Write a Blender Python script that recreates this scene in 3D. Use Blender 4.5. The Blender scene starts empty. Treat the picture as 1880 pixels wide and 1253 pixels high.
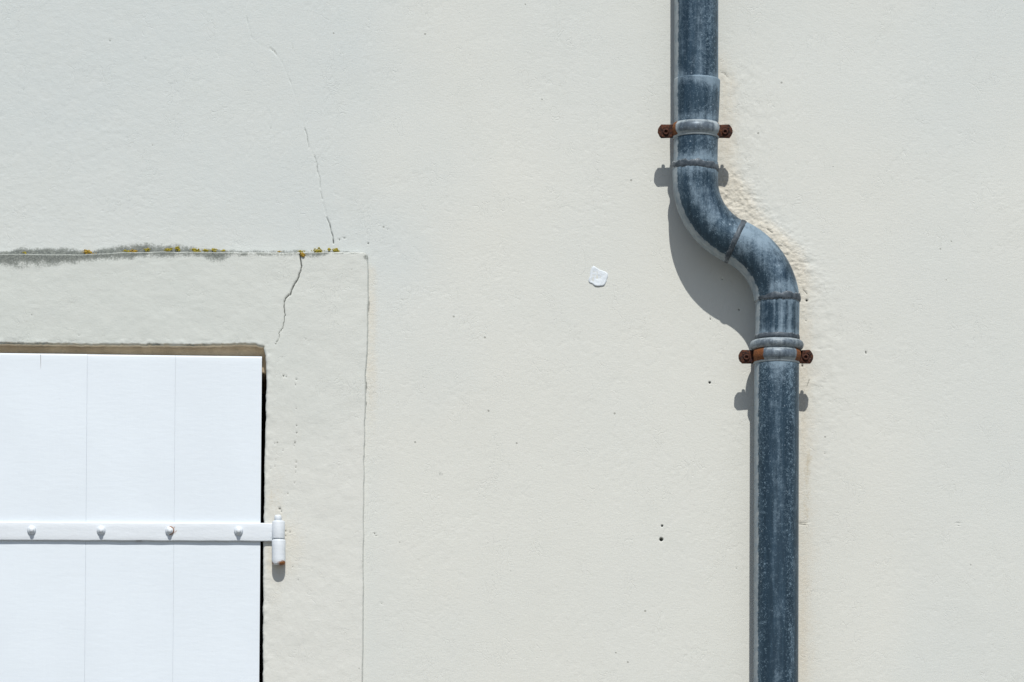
import bpy, math, random
import numpy as np
from mathutils import Vector, noise as mnoise

random.seed(7)
R = math.radians
scene = bpy.context.scene
COL = scene.collection

# ------------------------------------------------------------------ camera
# 1 photo pixel is about 1 mm on the wall; wall plane is y = 0, ground z = 0,
# the camera stands 7 m in front of the wall at eye height 1.6 m with a shifted lens.
DIST, EYE = 7.0, 1.6
CX, EYEROW = 940.0, 1742.0
cd = bpy.data.cameras.new('camera')
cam = bpy.data.objects.new('camera', cd)
COL.objects.link(cam)
cam.location = (0, -DIST, EYE)
cam.rotation_euler = (R(90), 0, 0)
cd.sensor_width = 36.0
cd.lens = 36.0 * DIST / 1.880
cd.shift_y = (EYEROW - 626.5) / 1880.0
cd.clip_start = 0.05
cd.clip_end = 500
scene.camera = cam

# ------------------------------------------------------------------ light
SUN_EL, SUN_AZ = 52.0, 4.5
world = bpy.data.worlds.new('World')
scene.world = world
world.use_nodes = True
wn = world.node_tree.nodes
wl = world.node_tree.links
wn.clear()
sky = wn.new('ShaderNodeTexSky')
sky.sky_type = 'NISHITA'
sky.sun_disc = False
sky.sun_elevation = R(SUN_EL)
sky.sun_rotation = R(180 - SUN_AZ)
bg = wn.new('ShaderNodeBackground')
bg.inputs['Strength'].default_value = 0.085
wo = wn.new('ShaderNodeOutputWorld')
wl.new(sky.outputs[0], bg.inputs[0])
wl.new(bg.outputs[0], wo.inputs[0])
sd = bpy.data.lights.new('sun', 'SUN')
sd.energy = 4.0
sd.angle = R(0.53)
sd.color = (1.0, 0.955, 0.89)
sun = bpy.data.objects.new('sun', sd)
COL.objects.link(sun)
tosun = Vector((math.sin(R(SUN_AZ)) * math.cos(R(SUN_EL)), -math.cos(R(SUN_AZ)) * math.cos(R(SUN_EL)), math.sin(R(SUN_EL))))
sun.rotation_euler = tosun.to_track_quat('Z', 'Y').to_euler()
sun.location = tosun * 20
vs = scene.view_settings
scene.display_settings.display_device = 'sRGB'
vs.view_transform = 'Standard'
vs.look = 'None'
vs.gamma = 1
vs.exposure = 0.02
vs.use_curve_mapping = False

# ------------------------------------------------------------------ helpers
def P(px, py, h=0.0):
    """world point seen at photo pixel (px, py), h metres in front of the wall plane"""
    k = (DIST - h) / DIST
    return ((px - CX) / 1000 * k, -h, EYE + (EYEROW - py) / 1000 * k)

def hsh(ix, iy, seed):
    a = (ix.astype(np.int64) * 374761393 + iy.astype(np.int64) * 668265263 + seed * 974711) & 0xFFFFFFFF
    a = ((a ^ (a >> 13)) * 1274126177) & 0xFFFFFFFF
    a = (a ^ (a >> 16)) & 0xFFFFFFFF
    return a / 4294967295.0

def vnoise(x, y, seed=0):
    ix, iy = np.floor(x), np.floor(y)
    fx, fy = x - ix, y - iy
    fx = fx * fx * fx * (fx * (fx * 6 - 15) + 10)
    fy = fy * fy * fy * (fy * (fy * 6 - 15) + 10)
    a = hsh(ix, iy, seed); b = hsh(ix + 1, iy, seed)
    c = hsh(ix, iy + 1, seed); d = hsh(ix + 1, iy + 1, seed)
    return (a * (1 - fx) + b * fx) * (1 - fy) + (c * (1 - fx) + d * fx) * fy

def fbm(x, y, seed=0, octv=4, gain=0.5):
    t = 0; amp = 1; s = 0
    for k in range(octv):
        t = t + amp * vnoise(x * 2 ** k + 17.3 * k, y * 2 ** k - 9.1 * k, seed + k)
        s += amp; amp *= gain
    return t / s

def sst(a, b, x):
    t = np.clip((x - a) / (b - a), 0, 1)
    return t * t * (3 - 2 * t)

def link(name, me, mat=None, parent=None, smooth=True):
    o = bpy.data.objects.new(name, me)
    COL.objects.link(o)
    if mat is not None:
        me.materials.append(mat)
    if parent is not None:
        o.parent = parent
    if smooth and len(me.polygons):
        me.polygons.foreach_set('use_smooth', np.ones(len(me.polygons), dtype=bool))
    return o

def mesh_np(name, V, F, attrs=None):
    """V (n,3) float, F (m,4) int quads"""
    me = bpy.data.meshes.new(name)
    V = np.asarray(V, dtype=np.float32); F = np.asarray(F, dtype=np.int32)
    me.vertices.add(len(V)); me.vertices.foreach_set('co', V.ravel())
    me.loops.add(F.size); me.loops.foreach_set('vertex_index', F.ravel())
    me.polygons.add(len(F))
    me.polygons.foreach_set('loop_start', np.arange(0, F.size, F.shape[1], dtype=np.int32))
    me.update(calc_edges=True)
    for k, v in (attrs or {}).items():
        a = me.attributes.new(k, 'FLOAT', 'POINT')
        a.data.foreach_set('value', np.asarray(v, dtype=np.float32).ravel())
    me.validate()
    return me

def grid_faces(n, m, keep=None, wrap=False, flip=False):
    I, J = np.meshgrid(np.arange(n - 1), np.arange(m if wrap else m - 1), indexing='ij')
    J2 = (J + 1) % m
    F = np.stack([I * m + J, (I + 1) * m + J, (I + 1) * m + J2, I * m + J2], -1)
    if flip:
        F = F[..., ::-1]
    F = F.reshape(-1, 4)
    if keep is not None:
        F = F[keep.reshape(-1)]
    return F

def compact(V, F, attrs):
    used = np.zeros(len(V), bool); used[F.ravel()] = True
    idx = np.cumsum(used) - 1
    return V[used], idx[F], {k: np.asarray(v).ravel()[used] for k, v in attrs.items()}

def pyd(name, verts, faces, mat=None, parent=None, smooth=True, attrs=None):
    me = bpy.data.meshes.new(name)
    me.from_pydata([tuple(v) for v in verts], [], [tuple(f) for f in faces])
    me.update()
    for k, v in (attrs or {}).items():
        a = me.attributes.new(k, 'FLOAT', 'POINT')
        a.data.foreach_set('value', np.asarray(v, dtype=np.float32).ravel())
    return link(name, me, mat, parent, smooth)

def bevel(o, w, seg=2):
    b = o.modifiers.new('bevel', 'BEVEL'); b.width = w; b.segments = seg; b.limit_method = 'ANGLE'; b.angle_limit = R(40)

def tag(o, label=None, cat=None, group=None, kind=None):
    for k, v in (('label', label), ('category', cat), ('group', group), ('kind', kind)):
        if v: o[k] = v
    return o

def empty(name, loc):
    o = bpy.data.objects.new(name, None); COL.objects.link(o); o.location = loc
    o.empty_display_size = 0.05
    return o

# ------------------------------------------------------------------ node helper
class Mat:
    def __init__(s, name):
        s.m = bpy.data.materials.new(name); s.m.use_nodes = True
        s.nt = s.m.node_tree; s.nt.nodes.clear()
        s.out = s.nt.nodes.new('ShaderNodeOutputMaterial')
        s.b = s.nt.nodes.new('ShaderNodeBsdfPrincipled')
        s.nt.links.new(s.b.outputs[0], s.out.inputs[0])
        s.co = s.nt.nodes.new('ShaderNodeTexCoord').outputs['Object']
        s.b.inputs['Specular IOR Level'].default_value = 0.3
    def put(s, sock, v):
        if v is None: return
        if hasattr(v, 'is_linked') or hasattr(v, 'links'):
            s.nt.links.new(v, sock)
        elif isinstance(v, (tuple, list)) and len(v) == 3 and len(sock.default_value) == 4:
            sock.default_value = (*v, 1)
        else:
            sock.default_value = v
    def set(s, **k):
        for n, v in k.items():
            s.put(s.b.inputs[n.replace('_', ' ')], v)
    def attr(s, name):
        n = s.nt.nodes.new('ShaderNodeAttribute'); n.attribute_name = name
        return n.outputs['Fac']
    def scale(s, v, co=None):
        n = s.nt.nodes.new('ShaderNodeMapping'); n.inputs['Scale'].default_value = v
        s.nt.links.new(co or s.co, n.inputs['Vector']); return n.outputs[0]
    def noise(s, scale, detail=4, rough=0.55, co=None, dist=0.0):
        n = s.nt.nodes.new('ShaderNodeTexNoise')
        n.inputs['Scale'].default_value = scale; n.inputs['Detail'].default_value = detail
        n.inputs['Roughness'].default_value = rough; n.inputs['Distortion'].default_value = dist
        s.nt.links.new(co or s.co, n.inputs['Vector']); return n.outputs['Fac']
    def voro(s, scale, co=None, feat='F1'):
        n = s.nt.nodes.new('ShaderNodeTexVoronoi'); n.feature = feat
        n.inputs['Scale'].default_value = scale
        s.nt.links.new(co or s.co, n.inputs['Vector'])
        return n.outputs['Distance'], n.outputs['Color']
    def m_(s, op, a, b=None, c=None, clamp=False):
        n = s.nt.nodes.new('ShaderNodeMath'); n.operation = op; n.use_clamp = clamp
        for i, v in enumerate((a, b, c)): s.put(n.inputs[i], v)
        return n.outputs[0]
    def step(s, v, lo, hi, a=0.0, b=1.0):
        n = s.nt.nodes.new('ShaderNodeMapRange'); n.interpolation_type = 'SMOOTHSTEP'
        s.put(n.inputs[0], v)
        n.inputs[1].default_value = lo; n.inputs[2].default_value = hi
        n.inputs[3].default_value = a; n.inputs[4].default_value = b
        return n.outputs[0]
    def mix(s, f, a, b):
        n = s.nt.nodes.new('ShaderNodeMix'); n.data_type = 'RGBA'
        s.put(n.inputs[0], f); s.put(n.inputs[6], a); s.put(n.inputs[7], b)
        return n.outputs[2]
    def bump(s, h, strength, dist, nrm=None):
        n = s.nt.nodes.new('ShaderNodeBump')
        n.inputs['Strength'].default_value = strength; n.inputs['Distance'].default_value = dist
        s.put(n.inputs['Height'], h)
        if nrm is not None: s.put(n.inputs['Normal'], nrm)
        return n.outputs[0]

# ------------------------------------------------------------------ materials
def render_mat(name, cool, warm, grain):
    M = Mat(name)
    lo = M.noise(2.3, 1); mid = M.noise(28, 3); fine = M.noise(230, 3, .65)
    w = M.m_('ADD', M.attr('warm'), M.m_('MULTIPLY', M.m_('SUBTRACT', lo, .5), .9), clamp=True)
    c = M.mix(w, cool, warm)
    # faint blotches of the paint film
    c = M.mix(M.step(mid, .35, .75, 0, .10), c, (.66, .67, .64))
    c = M.mix(M.step(M.noise(9, 2), .5, .8, 0, .10), c, (.50, .52, .48))
    br = M.m_('ADD', M.m_('MULTIPLY', M.m_('SUBTRACT', mid, .5), .75), M.m_('MULTIPLY', M.m_('SUBTRACT', fine, .5), 1.1))
    # cream plaster dust / repair mortar along the pipe
    cr = M.step(M.m_('ADD', M.attr('cream'), M.m_('MULTIPLY', br, .55)), .12, .95)
    c = M.mix(M.m_('MULTIPLY', cr, .62), c, (.60, .555, .46))
    och = M.step(M.m_('ADD', M.attr('ochre'), M.m_('MULTIPLY', br, .7)), .2, 1.0)
    c = M.mix(M.m_('MULTIPLY', och, .7), c, (.42, .35, .22))
    # grey green algae crust
    tuft = M.noise(330, 3, .75); drip = M.noise(75, 4, .7, M.scale((.8, 1, .9)))
    mb = M.m_('ADD', M.m_('MULTIPLY', M.m_('SUBTRACT', tuft, .5), 2.4), M.m_('MULTIPLY', M.m_('SUBTRACT', drip, .5), 2.0))
    mk = M.step(M.attr('moss'), .02, .22)
    mo = M.m_('MULTIPLY', M.step(M.m_('ADD', M.attr('moss'), M.m_('MULTIPLY', mb, .80)), .02, .85), mk)
    mcol = M.mix(M.step(tuft, .38, .62), (.080, .094, .090), (.205, .225, .205))
    c = M.mix(M.m_('MULTIPLY', mo, .92), c, mcol)
    # cracks and pits filled with dirt
    dk = M.step(M.m_('ADD', M.attr('dark'), M.m_('MULTIPLY', br, .35)), .25, .75)
    c = M.mix(M.m_('MULTIPLY', dk, .93), c, (.05, .055, .05))
    # scattered pin holes
    d, vc = M.voro(26)
    pick = M.m_('GREATER_THAN', vc, .80)
    pin = M.m_('MULTIPLY', M.step(d, .035, .065, 1, 0), pick)
    c = M.mix(M.m_('MULTIPLY', pin, .55), c, (.16, .16, .14))
    s1 = M.noise(210, 4, .78, M.scale((.65, 1, 1.25)), .1)
    scr = M.m_('ABSOLUTE', M.m_('SUBTRACT', M.noise(42, 2, .6, M.scale((1, 1, .55)), 1.2), .5))
    scr = M.m_('MULTIPLY', M.step(scr, 0, .02, 1, 0), M.step(M.noise(17, 1), .52, .66))
    s1 = M.m_('SUBTRACT', s1, M.m_('MULTIPLY', scr, .55))
    s1 = M.m_('MULTIPLY', s1, M.m_('ADD', 1.0, M.m_('MULTIPLY', M.attr('cream'), 1.2)))
    h = M.m_('SUBTRACT', s1, M.m_('MULTIPLY', pin, .8))
    M.set(Base_Color=c, Roughness=.88, Normal=M.bump(h, grain, .0012))
    M.b.inputs['Specular IOR Level'].default_value = .2
    return M.m

m_wall = render_mat('painted_render', (.545, .590, .588), (.612, .628, .592), .42)
m_surr = render_mat('surround_render', (.538, .576, .552), (.606, .622, .590), .45)

def mk_reveal():
    M = Mat('reveal_render')
    n = M.noise(25, 5, .6); n2 = M.noise(180, 4)
    c = M.mix(M.step(n, .3, .7), (.76, .64, .47), (.60, .49, .35))
    M.set(Base_Color=M.mix(M.step(n2, .5, .85, 0, .4), c, (.3, .27, .2)), Roughness=.9, Normal=M.bump(n2, .4, .002))
    return M.m
m_reveal = mk_reveal()

def mk_white(name, base, metal=False):
    M = Mat(name)
    st = M.noise(90, 5, .6, M.scale((.38 if not metal else .5, 1, 1.4)))
    grainv = M.noise(40, 4, .6, M.scale((1.6, 1, .10)))
    lo = M.noise(6, 3)
    c = M.mix(M.step(lo, .3, .7), base, tuple(x * .965 for x in base))
    c = M.mix(M.step(st, .62, .85, 0, .10), c, (.66, .67, .66))
    ru = M.step(M.m_('ADD', M.attr('rust'), M.m_('MULTIPLY', M.m_('SUBTRACT', M.noise(260, 4), .5), 1.0)), .3, .7)
    rc = M.mix(M.noise(400, 2), (.35, .14, .03), (.12, .05, .025))
    c = M.mix(ru, c, rc)
    dk = M.step(M.attr('dark'), .3, .7)
    c = M.mix(M.m_('MULTIPLY', dk, .8), c, (.10, .09, .08))
    chp = M.m_('MULTIPLY', M.step(M.noise(190, 3, .6), .68, .74), M.step(M.noise(19, 1), .50, .62))
    c = M.mix(M.m_('MULTIPLY', chp, .55 if metal else .18), c, (.33, .32, .30))
    h = M.m_('ADD', M.m_('MULTIPLY', st, .8), M.m_('MULTIPLY', grainv, .5))
    M.set(Base_Color=c, Roughness=.5, Normal=M.bump(h, .38 if not metal else .8, .0009))
    M.b.inputs['Specular IOR Level'].default_value = .35
    return M.m
m_white = mk_white('white_shutter_paint', (.700, .772, .835))
m_wmetal = mk_white('white_iron_paint', (.67, .725, .775), True)

def mk_zinc(name, dark, pale, metal=.55):
    M = Mat(name)
    blot = M.noise(30, 4, .62, M.scale((1.3, 1.3, .30)), .5)
    mid = M.noise(75, 5, .65)
    fine = M.noise(520, 4, .7)
    strk = M.noise(60, 4, .6, M.scale((2.2, 2.2, .16)))
    gran = M.noise(210, 5, .75)
    n = M.m_('ADD', M.m_('MULTIPLY', M.m_('SUBTRACT', blot, .5), 1.25), M.m_('MULTIPLY', M.m_('SUBTRACT', mid, .5), 1.0))
    n = M.m_('ADD', n, M.m_('MULTIPLY', M.m_('SUBTRACT', gran, .5), 1.1))
    n = M.m_('ADD', n, M.m_('MULTIPLY', M.m_('SUBTRACT', fine, .5), .7))
    n = M.m_('ADD', n, M.m_('MULTIPLY', M.m_('SUBTRACT', strk, .5), .8))
    bl = M.step(M.m_('ADD', M.attr('bloom'), n), .12, 1.25)
    base = M.mix(M.step(strk, .3, .75), dark, tuple(x * 1.5 for x in dark))
    c = M.mix(M.m_('MULTIPLY', bl, .85), base, pale)
    ck = M.step(M.m_('ADD', M.attr('left_pale'), M.m_('MULTIPLY', M.m_('ADD', M.m_('SUBTRACT', gran, .5), M.m_('SUBTRACT', mid, .5)), 1.1)), .38, .72)
    c = M.mix(M.m_('MULTIPLY', ck, .80), c, M.mix(M.step(mid, .35, .65), (.27, .325, .36), (.38, .42, .43)))  # paler grey strip along the left flank
    # white oxide flecks
    fl = M.m_('ADD', M.m_('MULTIPLY', fine, .75), M.m_('MULTIPLY', M.noise(160, 3), .35))
    fl = M.m_('ADD', fl, M.m_('MULTIPLY', M.m_('SUBTRACT', M.attr('speck'), .5), .16))
    fk = M.step(fl, .61, .72)
    c = M.mix(M.m_('MULTIPLY', fk, .50), c, (.25, .36, .45))
    d, vc = M.voro(95)
    spot = M.m_('MULTIPLY', M.step(d, .06, .20, 1, 0), M.m_('GREATER_THAN', M.m_('ADD', vc, M.m_('MULTIPLY', M.m_('SUBTRACT', M.attr('speck'), .5), .4)), .80))
    c = M.mix(M.m_('MULTIPLY', spot, .5), c, (.38, .46, .53))
    ru = M.step(M.m_('ADD', M.attr('rust'), M.m_('MULTIPLY', M.m_('SUBTRACT', mid, .5), .8)), .35, .6)
    rc = M.mix(M.step(fine, .35, .65), (.235, .085, .022), (.075, .028, .015))
    c = M.mix(ru, c, rc)
    cover = M.m_('MAXIMUM', M.m_('MAXIMUM', M.m_('MAXIMUM', M.m_('MULTIPLY', bl, .8), ck), fk), ru)
    M.set(Base_Color=c, Metallic=M.m_('MULTIPLY', M.m_('SUBTRACT', 1.0, cover, clamp=True), metal),
          Roughness=M.step(cover, 0, 1, .42, .72),
          Normal=M.bump(M.m_('ADD', mid, M.m_('MULTIPLY', fine, .5)), .16, .0012))
    return M.m
m_zinc = mk_zinc('weathered_zinc', (.029, .054, .079), (.235, .322, .398))
m_band = mk_zinc('clip_zinc', (.080, .104, .130), (.37, .43, .46), .3)

def mk_solder():
    M = Mat('solder')
    n = M.noise(110, 4); f = M.noise(420, 4)
    c = M.mix(M.step(n, .35, .65), (.042, .058, .074), (.095, .116, .138))
    c = M.mix(M.step(M.m_('ADD', f, M.m_('MULTIPLY', M.m_('SUBTRACT', M.attr('bloom'), .5), .5)), .55, .8, 0, .8), c, (.36, .40, .43))
    M.set(Base_Color=c, Metallic=.3, Roughness=.55, Normal=M.bump(n, .3, .002))
    return M.m
m_solder = mk_solder()

def mk_rust():
    M = Mat('rusty_iron')
    n = M.noise(130, 5, .65); f = M.noise(500, 4)
    c = M.mix(M.step(n, .40, .60), (.016, .009, .009), (.075, .027, .015))
    c = M.mix(M.step(f, .54, .75, 0, .8), c, (.19, .075, .032))
    c = M.mix(M.step(M.noise(60, 3), .66, .74, 0, .7), c, (.045, .02, .03))
    M.set(Base_Color=c, Roughness=.85, Normal=M.bump(f, .6, .002))
    return M.m
m_rust = mk_rust()
def mk_flat(name, c1, c2, sc, rough=.9):
    M = Mat(name)
    M.set(Base_Color=M.mix(M.step(M.noise(sc, 5, .65), .3, .7), c1, c2), Roughness=rough, Normal=M.bump(M.noise(sc * 2, 4), .4, .002))
    return M.m
m_screw = mk_flat('dark_screw', (.03, .014, .012), (.09, .035, .022), 300)
m_lich = mk_flat('yellow_lichen', (.38, .31, .03), (.20, .18, .035), 260)
m_lich2 = mk_flat('ochre_lichen', (.38, .25, .035), (.25, .17, .03), 260)
m_ground = mk_flat('pale_paving', (.20, .185, .16), (.15, .14, .125), 3)
m_dark = mk_flat('dark_room', (.020, .019, .018), (.012, .012, .012), 4)
m_chip = mk_white('filler_patch_paint', (.64, .70, .75))
m_seal = mk_flat('stone_sill', (.5, .5, .46), (.42, .41, .37), 12)

# ------------------------------------------------------------------ setting
g = pyd('ground', [(-120, -200, 0), (120, -200, 0), (120, 60, 0), (-120, 60, 0)], [(0, 1, 2, 3)], m_ground, smooth=False)
tag(g, kind='structure')

# ------------------------------------------------------------------ outlines measured on the wall
def ip(v, pts):
    a = np.array(pts, float); return np.interp(v, a[:, 0], a[:, 1])
def e_right(y): return ip(y, [(460, 676), (560, 677), (650, 675), (700, 672), (850, 669.5), (1253, 666.5), (2000, 662)]) + (fbm(y / 23, y * 0, 3) - .5) * 2.4
def e_top(x): return ip(x, [(-600, 468), (0, 467.5), (150, 468), (190, 466.5), (230, 464), (290, 462.5), (360, 463), (500, 465), (620, 463.2), (690, 464.5)]) + (fbm(x / 25, x * 0, 5) - .5) * 2.0
def e_lint(x): return ip(x, [(-600, 632), (0, 633), (120, 634.5), (250, 635.5), (350, 636.5), (420, 635), (490, 634)]) + (fbm(x / 9, x * 0, 8, 4, .75) - .5) * 3.2
def e_jamb(y): return ip(y, [(630, 488.5), (700, 489.5), (760, 488.6), (830, 487), (950, 485), (1000, 484), (1253, 483), (2000, 478)]) + (fbm(y / 17, y * 0, 11, 5, .65) - .5) * 2.8
XL_OUT, XL_IN, Y_SILL = -545.0, -350.0, 1925.0      # far side of the opening, out of the frame

crack_wall = [[(453, 31), (455, 43)], [(461, 68), (463, 73)], [(496, 89), (503, 94), (508, 101)], [(536, 81), (539, 94)], [(518, 112), (519, 118)], [(532, 146), (534, 153)],
              [(559, 237), (564, 248), (565, 258), (567, 272)], [(577, 287), (582, 303), (583, 315), (587, 328), (588, 345)],
              [(588, 352), (592, 366)], [(593, 372), (599, 395)], [(600, 400), (605, 412), (608, 424), (611, 434), (612, 447)]]
crack_w_w = [.9, .7, 1.3, .7, .6, .9, 1.2, 1.2, 1.0, .7, 1.9]
crack_sur = [(552, 470), (552.5, 480), (554, 491), (551, 503), (548, 513), (542, 522), (537, 531), (533, 542), (527, 548), (522.5, 556), (521.5, 568), (523.5, 580), (522.5, 592), (520, 603), (513, 613), (512.6, 624), (507, 634)]

def seg_dist(X, Y, pts):
    d = np.full(X.shape, 1e9)
    for (ax, ay), (bx, by) in zip(pts[:-1], pts[1:]):
        vx, vy = bx - ax, by - ay
        t = np.clip(((X - ax) * vx + (Y - ay) * vy) / (vx * vx + vy * vy), 0, 1)
        d = np.minimum(d, np.hypot(X - ax - t * vx, Y - ay - t * vy))
    return d

def axis(spans):
    """spans: list of (start, end, step), dense spans override base lines"""
    base = []
    dense = spans[1:]
    for a, b, st in spans[0]:
        n = max(1, int(round((b - a) / st)))
        base += list(np.linspace(a, b, n + 1))
    base = np.unique(np.round(base, 4))
    for a, b, st in dense:
        base = base[(base < a - st * .5) | (base > b + st * .5)]
        base = np.concatenate([base, np.linspace(a, b, max(1, int(round((b - a) / st))) + 1)])
    return np.unique(np.round(np.sort(base), 4))

# ---- pits and pick marks: (x, y, radius, depth mm)
PITS = [(1214, 991, 3.6, 6), (1215.5, 966, 2.0, 4), (1303, 703, 2.2, 4), (1357, 569, 1.6, 3), (1304, 586, 1.2, 2), (1326, 513, 1.3, 2), (1295, 499, 1.0, 2),
        (1473, 671, 2.2, 4), (1481, 552, 2.4, 3), (1480, 588, 1.6, 2), (1590, 647, 1.8, 2), (201, 75, 1.9, 1.5), (266, 107, 1.6, 1.5), (44, 164, 1.6, 1.5), (232, 254, 1.4, 1.2),
        (60, 134, 1.2, 1), (307, 195, 1.3, 1), (279, 266, 1.2, 1), (700, 1108, 1.6, 1.5), (688, 980, 1.5, 1.5), (690, 984, 1.3, 1.5), (1515, 833, 1.5, 1.5), (1534, 786, 1.3, 1),
        (624, 411, 1.3, 1), (712, 421, 1.4, 1), (676, 447, 2.0, 1), (623, 440, 2.6, 1), (632, 437, 2.0, 1), (640, 441, 1.2, 1), (497, 235, 1.0, 1), (465, 234, 1.0, 1), (1445, 39, 1.2, 1), (1414, 117, 1.2, 1), (1352, 1043, 1.3, 1),
        (1195, 333, 1.2, 1), (1212, 65, 1.0, 1), (702, 682, 1.5, 1.5), (1369, 292, 1.4, 1)]
PITS_S = [(521, 692, 2.2, 1.5), (526, 693, 1.8, 1.5), (544.5, 698, 2.2, 1.5), (543, 708, 1.5, 1), (544, 751, 1.5, 1), (545, 783, 1.7, 1), (545, 796, 2.0, 1.2), (544.5, 803, 1.2, 1),
          (542, 814, 2.0, 1.3), (540.5, 819, 1.6, 1.2), (544, 850, 2.0, 1.3), (543.5, 859, 1.7, 1.2), (543, 868, 1.6, 1), (541, 888, 1.8, 1.2), (505, 816, 1.5, 1), (520, 828, 1.6, 1), (507, 846, 1.2, 1),
          (497, 862, 1.4, 1), (505, 857, 1.2, 1), (529, 908, 1.3, 1), (514, 935, 3.0, 1.5), (517, 940, 2.2, 1.2), (533, 978, 2.0, 1.2), (525, 976, 2.0, 1.2), (525, 985, 1.6, 1), (573, 1046, 1.6, 1.2), (538, 1042, 1.5, 1), (548, 1066, 1.6, 1),
          (565, 1090, 1.2, 1), (529, 907, 1.2, 1), (645, 497, 1.2, 1), (646, 505, 1.0, 1), (562, 624, 1.2, 1), (485, 472, 1.2, 1), (146, 618, 1.6, 1), (60, 580, 1.5, 1)]

def pits(X, Y, H, dark, lst):
    for (px, py, r, dep) in lst:
        a = np.hypot((X - px), (Y - py) * (1 if r > 2.05 else .9))
        f = np.clip(1 - a / (r * 1.25), 0, 1)
        f = sst(0, .55, f)
        H -= f * dep
        np.maximum(dark, f * (.95 if dep >= 2 else .62), out=dark)

# ------------------------------------------------------------------ house wall
xs = axis([[(-4000, -200, 190), (-200, -40, 8), (-40, 1920, 2.6), (1920, 2100, 9), (2100, 6000, 195)],
           (449, 466, 1.1), (494, 541, 1.2), (557, 616, 1.0), (1207, 1220, .9), (1299, 1307, 1.1), (672, 682, 1.2), (1326, 1486, 1.5)])
ys = axis([[(-1400, -200, 120), (-200, -30, 8.5), (-30, 1285, 2.6), (1285, 1400, 8), (1400, 3342, 97.1)],
           (452, 469, 1.1), (320, 450, 1.5), (470, 580, 1.6), (961, 997, 1.0), (699, 707, 1.2)])
Y, X = np.meshgrid(ys, xs, indexing='ij')
fine = ((X > -60) & (X < 1960) & (Y > -60) & (Y < 1320)).astype(float)
H = (fbm(X / 420, Y / 420, 1, 2) - .5) * 6.0
H += (fbm(X / 70, Y / 55, 2, 3) - .5) * .35 * fine
# trowel / brush relief, coarser to the left
H += (fbm(X / 9, Y / 6, 21, 2, .65) - .5) * (.15 + .26 * sst(650, 150, X)) * fine
ridg = np.abs(fbm((X + Y * .6) / 26, (Y - X * .5) / 60, 31, 4, .55) - .5)
H -= sst(.045, .0, ridg) * .28 * fine * sst(.45, .6, fbm(X / 130, Y / 130, 33, 2))
# thrown-on repair mortar beside the swan neck
bx = np.interp(Y, [90, 150, 240, 320, 400, 450, 520, 620, 760, 1253], [1325, 1330, 1330, 1328, 1372, 1430, 1466, 1472, 1472, 1470])
near = X - bx
lump = sst(66, 3, near) * sst(-60, -30, near) * sst(290, 350, Y) * sst(570, 470, Y)
lump2 = sst(120, 20, near) * sst(-60, -20, near) * sst(80, 150, Y) * sst(1100, 640, Y)
rgh = fbm(X / 15, Y / 13, 41, 5, .74) - .35 * np.abs(fbm(X / 11, Y / 9, 47, 4, .7) - .5)
H += lump * ((rgh - .40) * 4.2) + lump2 * ((rgh - .5) * 2.0 + (fbm(X / 9, Y / 30, 43, 3) - .5) * 1.2)
warm = .15 + .75 * sst(520, 900, X + (fbm(X / 300, Y / 300, 51, 3) - .5) * 500) - .30 * sst(1480, 1750, X + (fbm(X / 300, Y / 300, 52, 3) - .5) * 300) \
       + .30 * sst(300, 900, Y) * sst(1900, 1500, X) - .25 * sst(350, 0, Y)
warm = np.clip(warm, 0, 1)
cream = sst(65, 2, near) * sst(-80, -40, near) * .42 * (.45 + fbm(X / 12, Y / 90, 61, 3)) + lump * .55 + sst(30, 0, near) * sst(-60, -25, near) * .25
cream *= sst(40, 160, Y)
cream += sst(22, 2, np.abs(X - 681)) * .55 * sst(470, 500, Y) * sst(900, 700, Y)
och = sst(13, 1, np.abs(X - 1483 + 16 * (fbm(X / 60, Y / 22, 63, 3) - .5))) * (.3 + fbm(X / 7, Y / 25, 64, 3)) * sst(770, 860, Y) * sst(970, 945, Y) * .6
och = np.maximum(och, .75 * sst(26, 8, np.hypot(X - 1392, Y - 418)) * 0)
d_ch = np.hypot(X - 808, Y - 871)
dark = np.zeros_like(X)
for c, w in zip(crack_wall, crack_w_w):
    pts = [(a + random.uniform(-.6, .6), b) for a, b in c]
    d = seg_dist(X, Y, pts)
    f = sst(w * 1.05, w * .2, d) * (.55 + .6 * fbm(Y / 5, X / 9, 77, 2))
    H -= f * 1.5 * min(w, 1.4)
    dark = np.maximum(dark, f * (.45 + .22 * w / 1.9))
# hair line joining the crack pieces
hl = seg_dist(X, Y, [(454, 40), (462, 70), (480, 84), (500, 92), (510, 104), (519, 117), (532, 150), (548, 190), (556, 225), (565, 258), (575, 285), (588, 345), (600, 395), (612, 446)])
H -= sst(1.4, .2, hl) * .35
for (ax, ay, bx_, by_, w) in [(1486, 697, 1481, 711, 1.5), (1463, 961, 1488, 959, 1.6), (1466, 963, 1480, 964, 1.2), (1030, 152, 1028, 161, 1.1), (1278, 631, 1277, 636, .9),
                              (1324, 133, 1331, 136, 1.6), (1331, 136, 1336, 142, 1.2), (1340, 147, 1343, 149, .9), (1500, 641, 1530, 637, .9), (1475, 532, 1482, 540, 1.6), (1756, 961, 1763, 961, 1.1), (1757, 965, 1762, 966, .9), (1455, 480, 1485, 484, 1.0), (1408, 420, 1418, 428, 2.0)]:
    f = sst(w * 1.4, w * .2, seg_dist(X, Y, [(ax, ay), (bx_, by_)]))
    H -= f * .9; dark = np.maximum(dark, f * (.42 if w < 1.15 else .58))
pits(X, Y, H, dark, PITS)
soft = sst(13, 0, d_ch) * .25          # faint smudge
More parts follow.
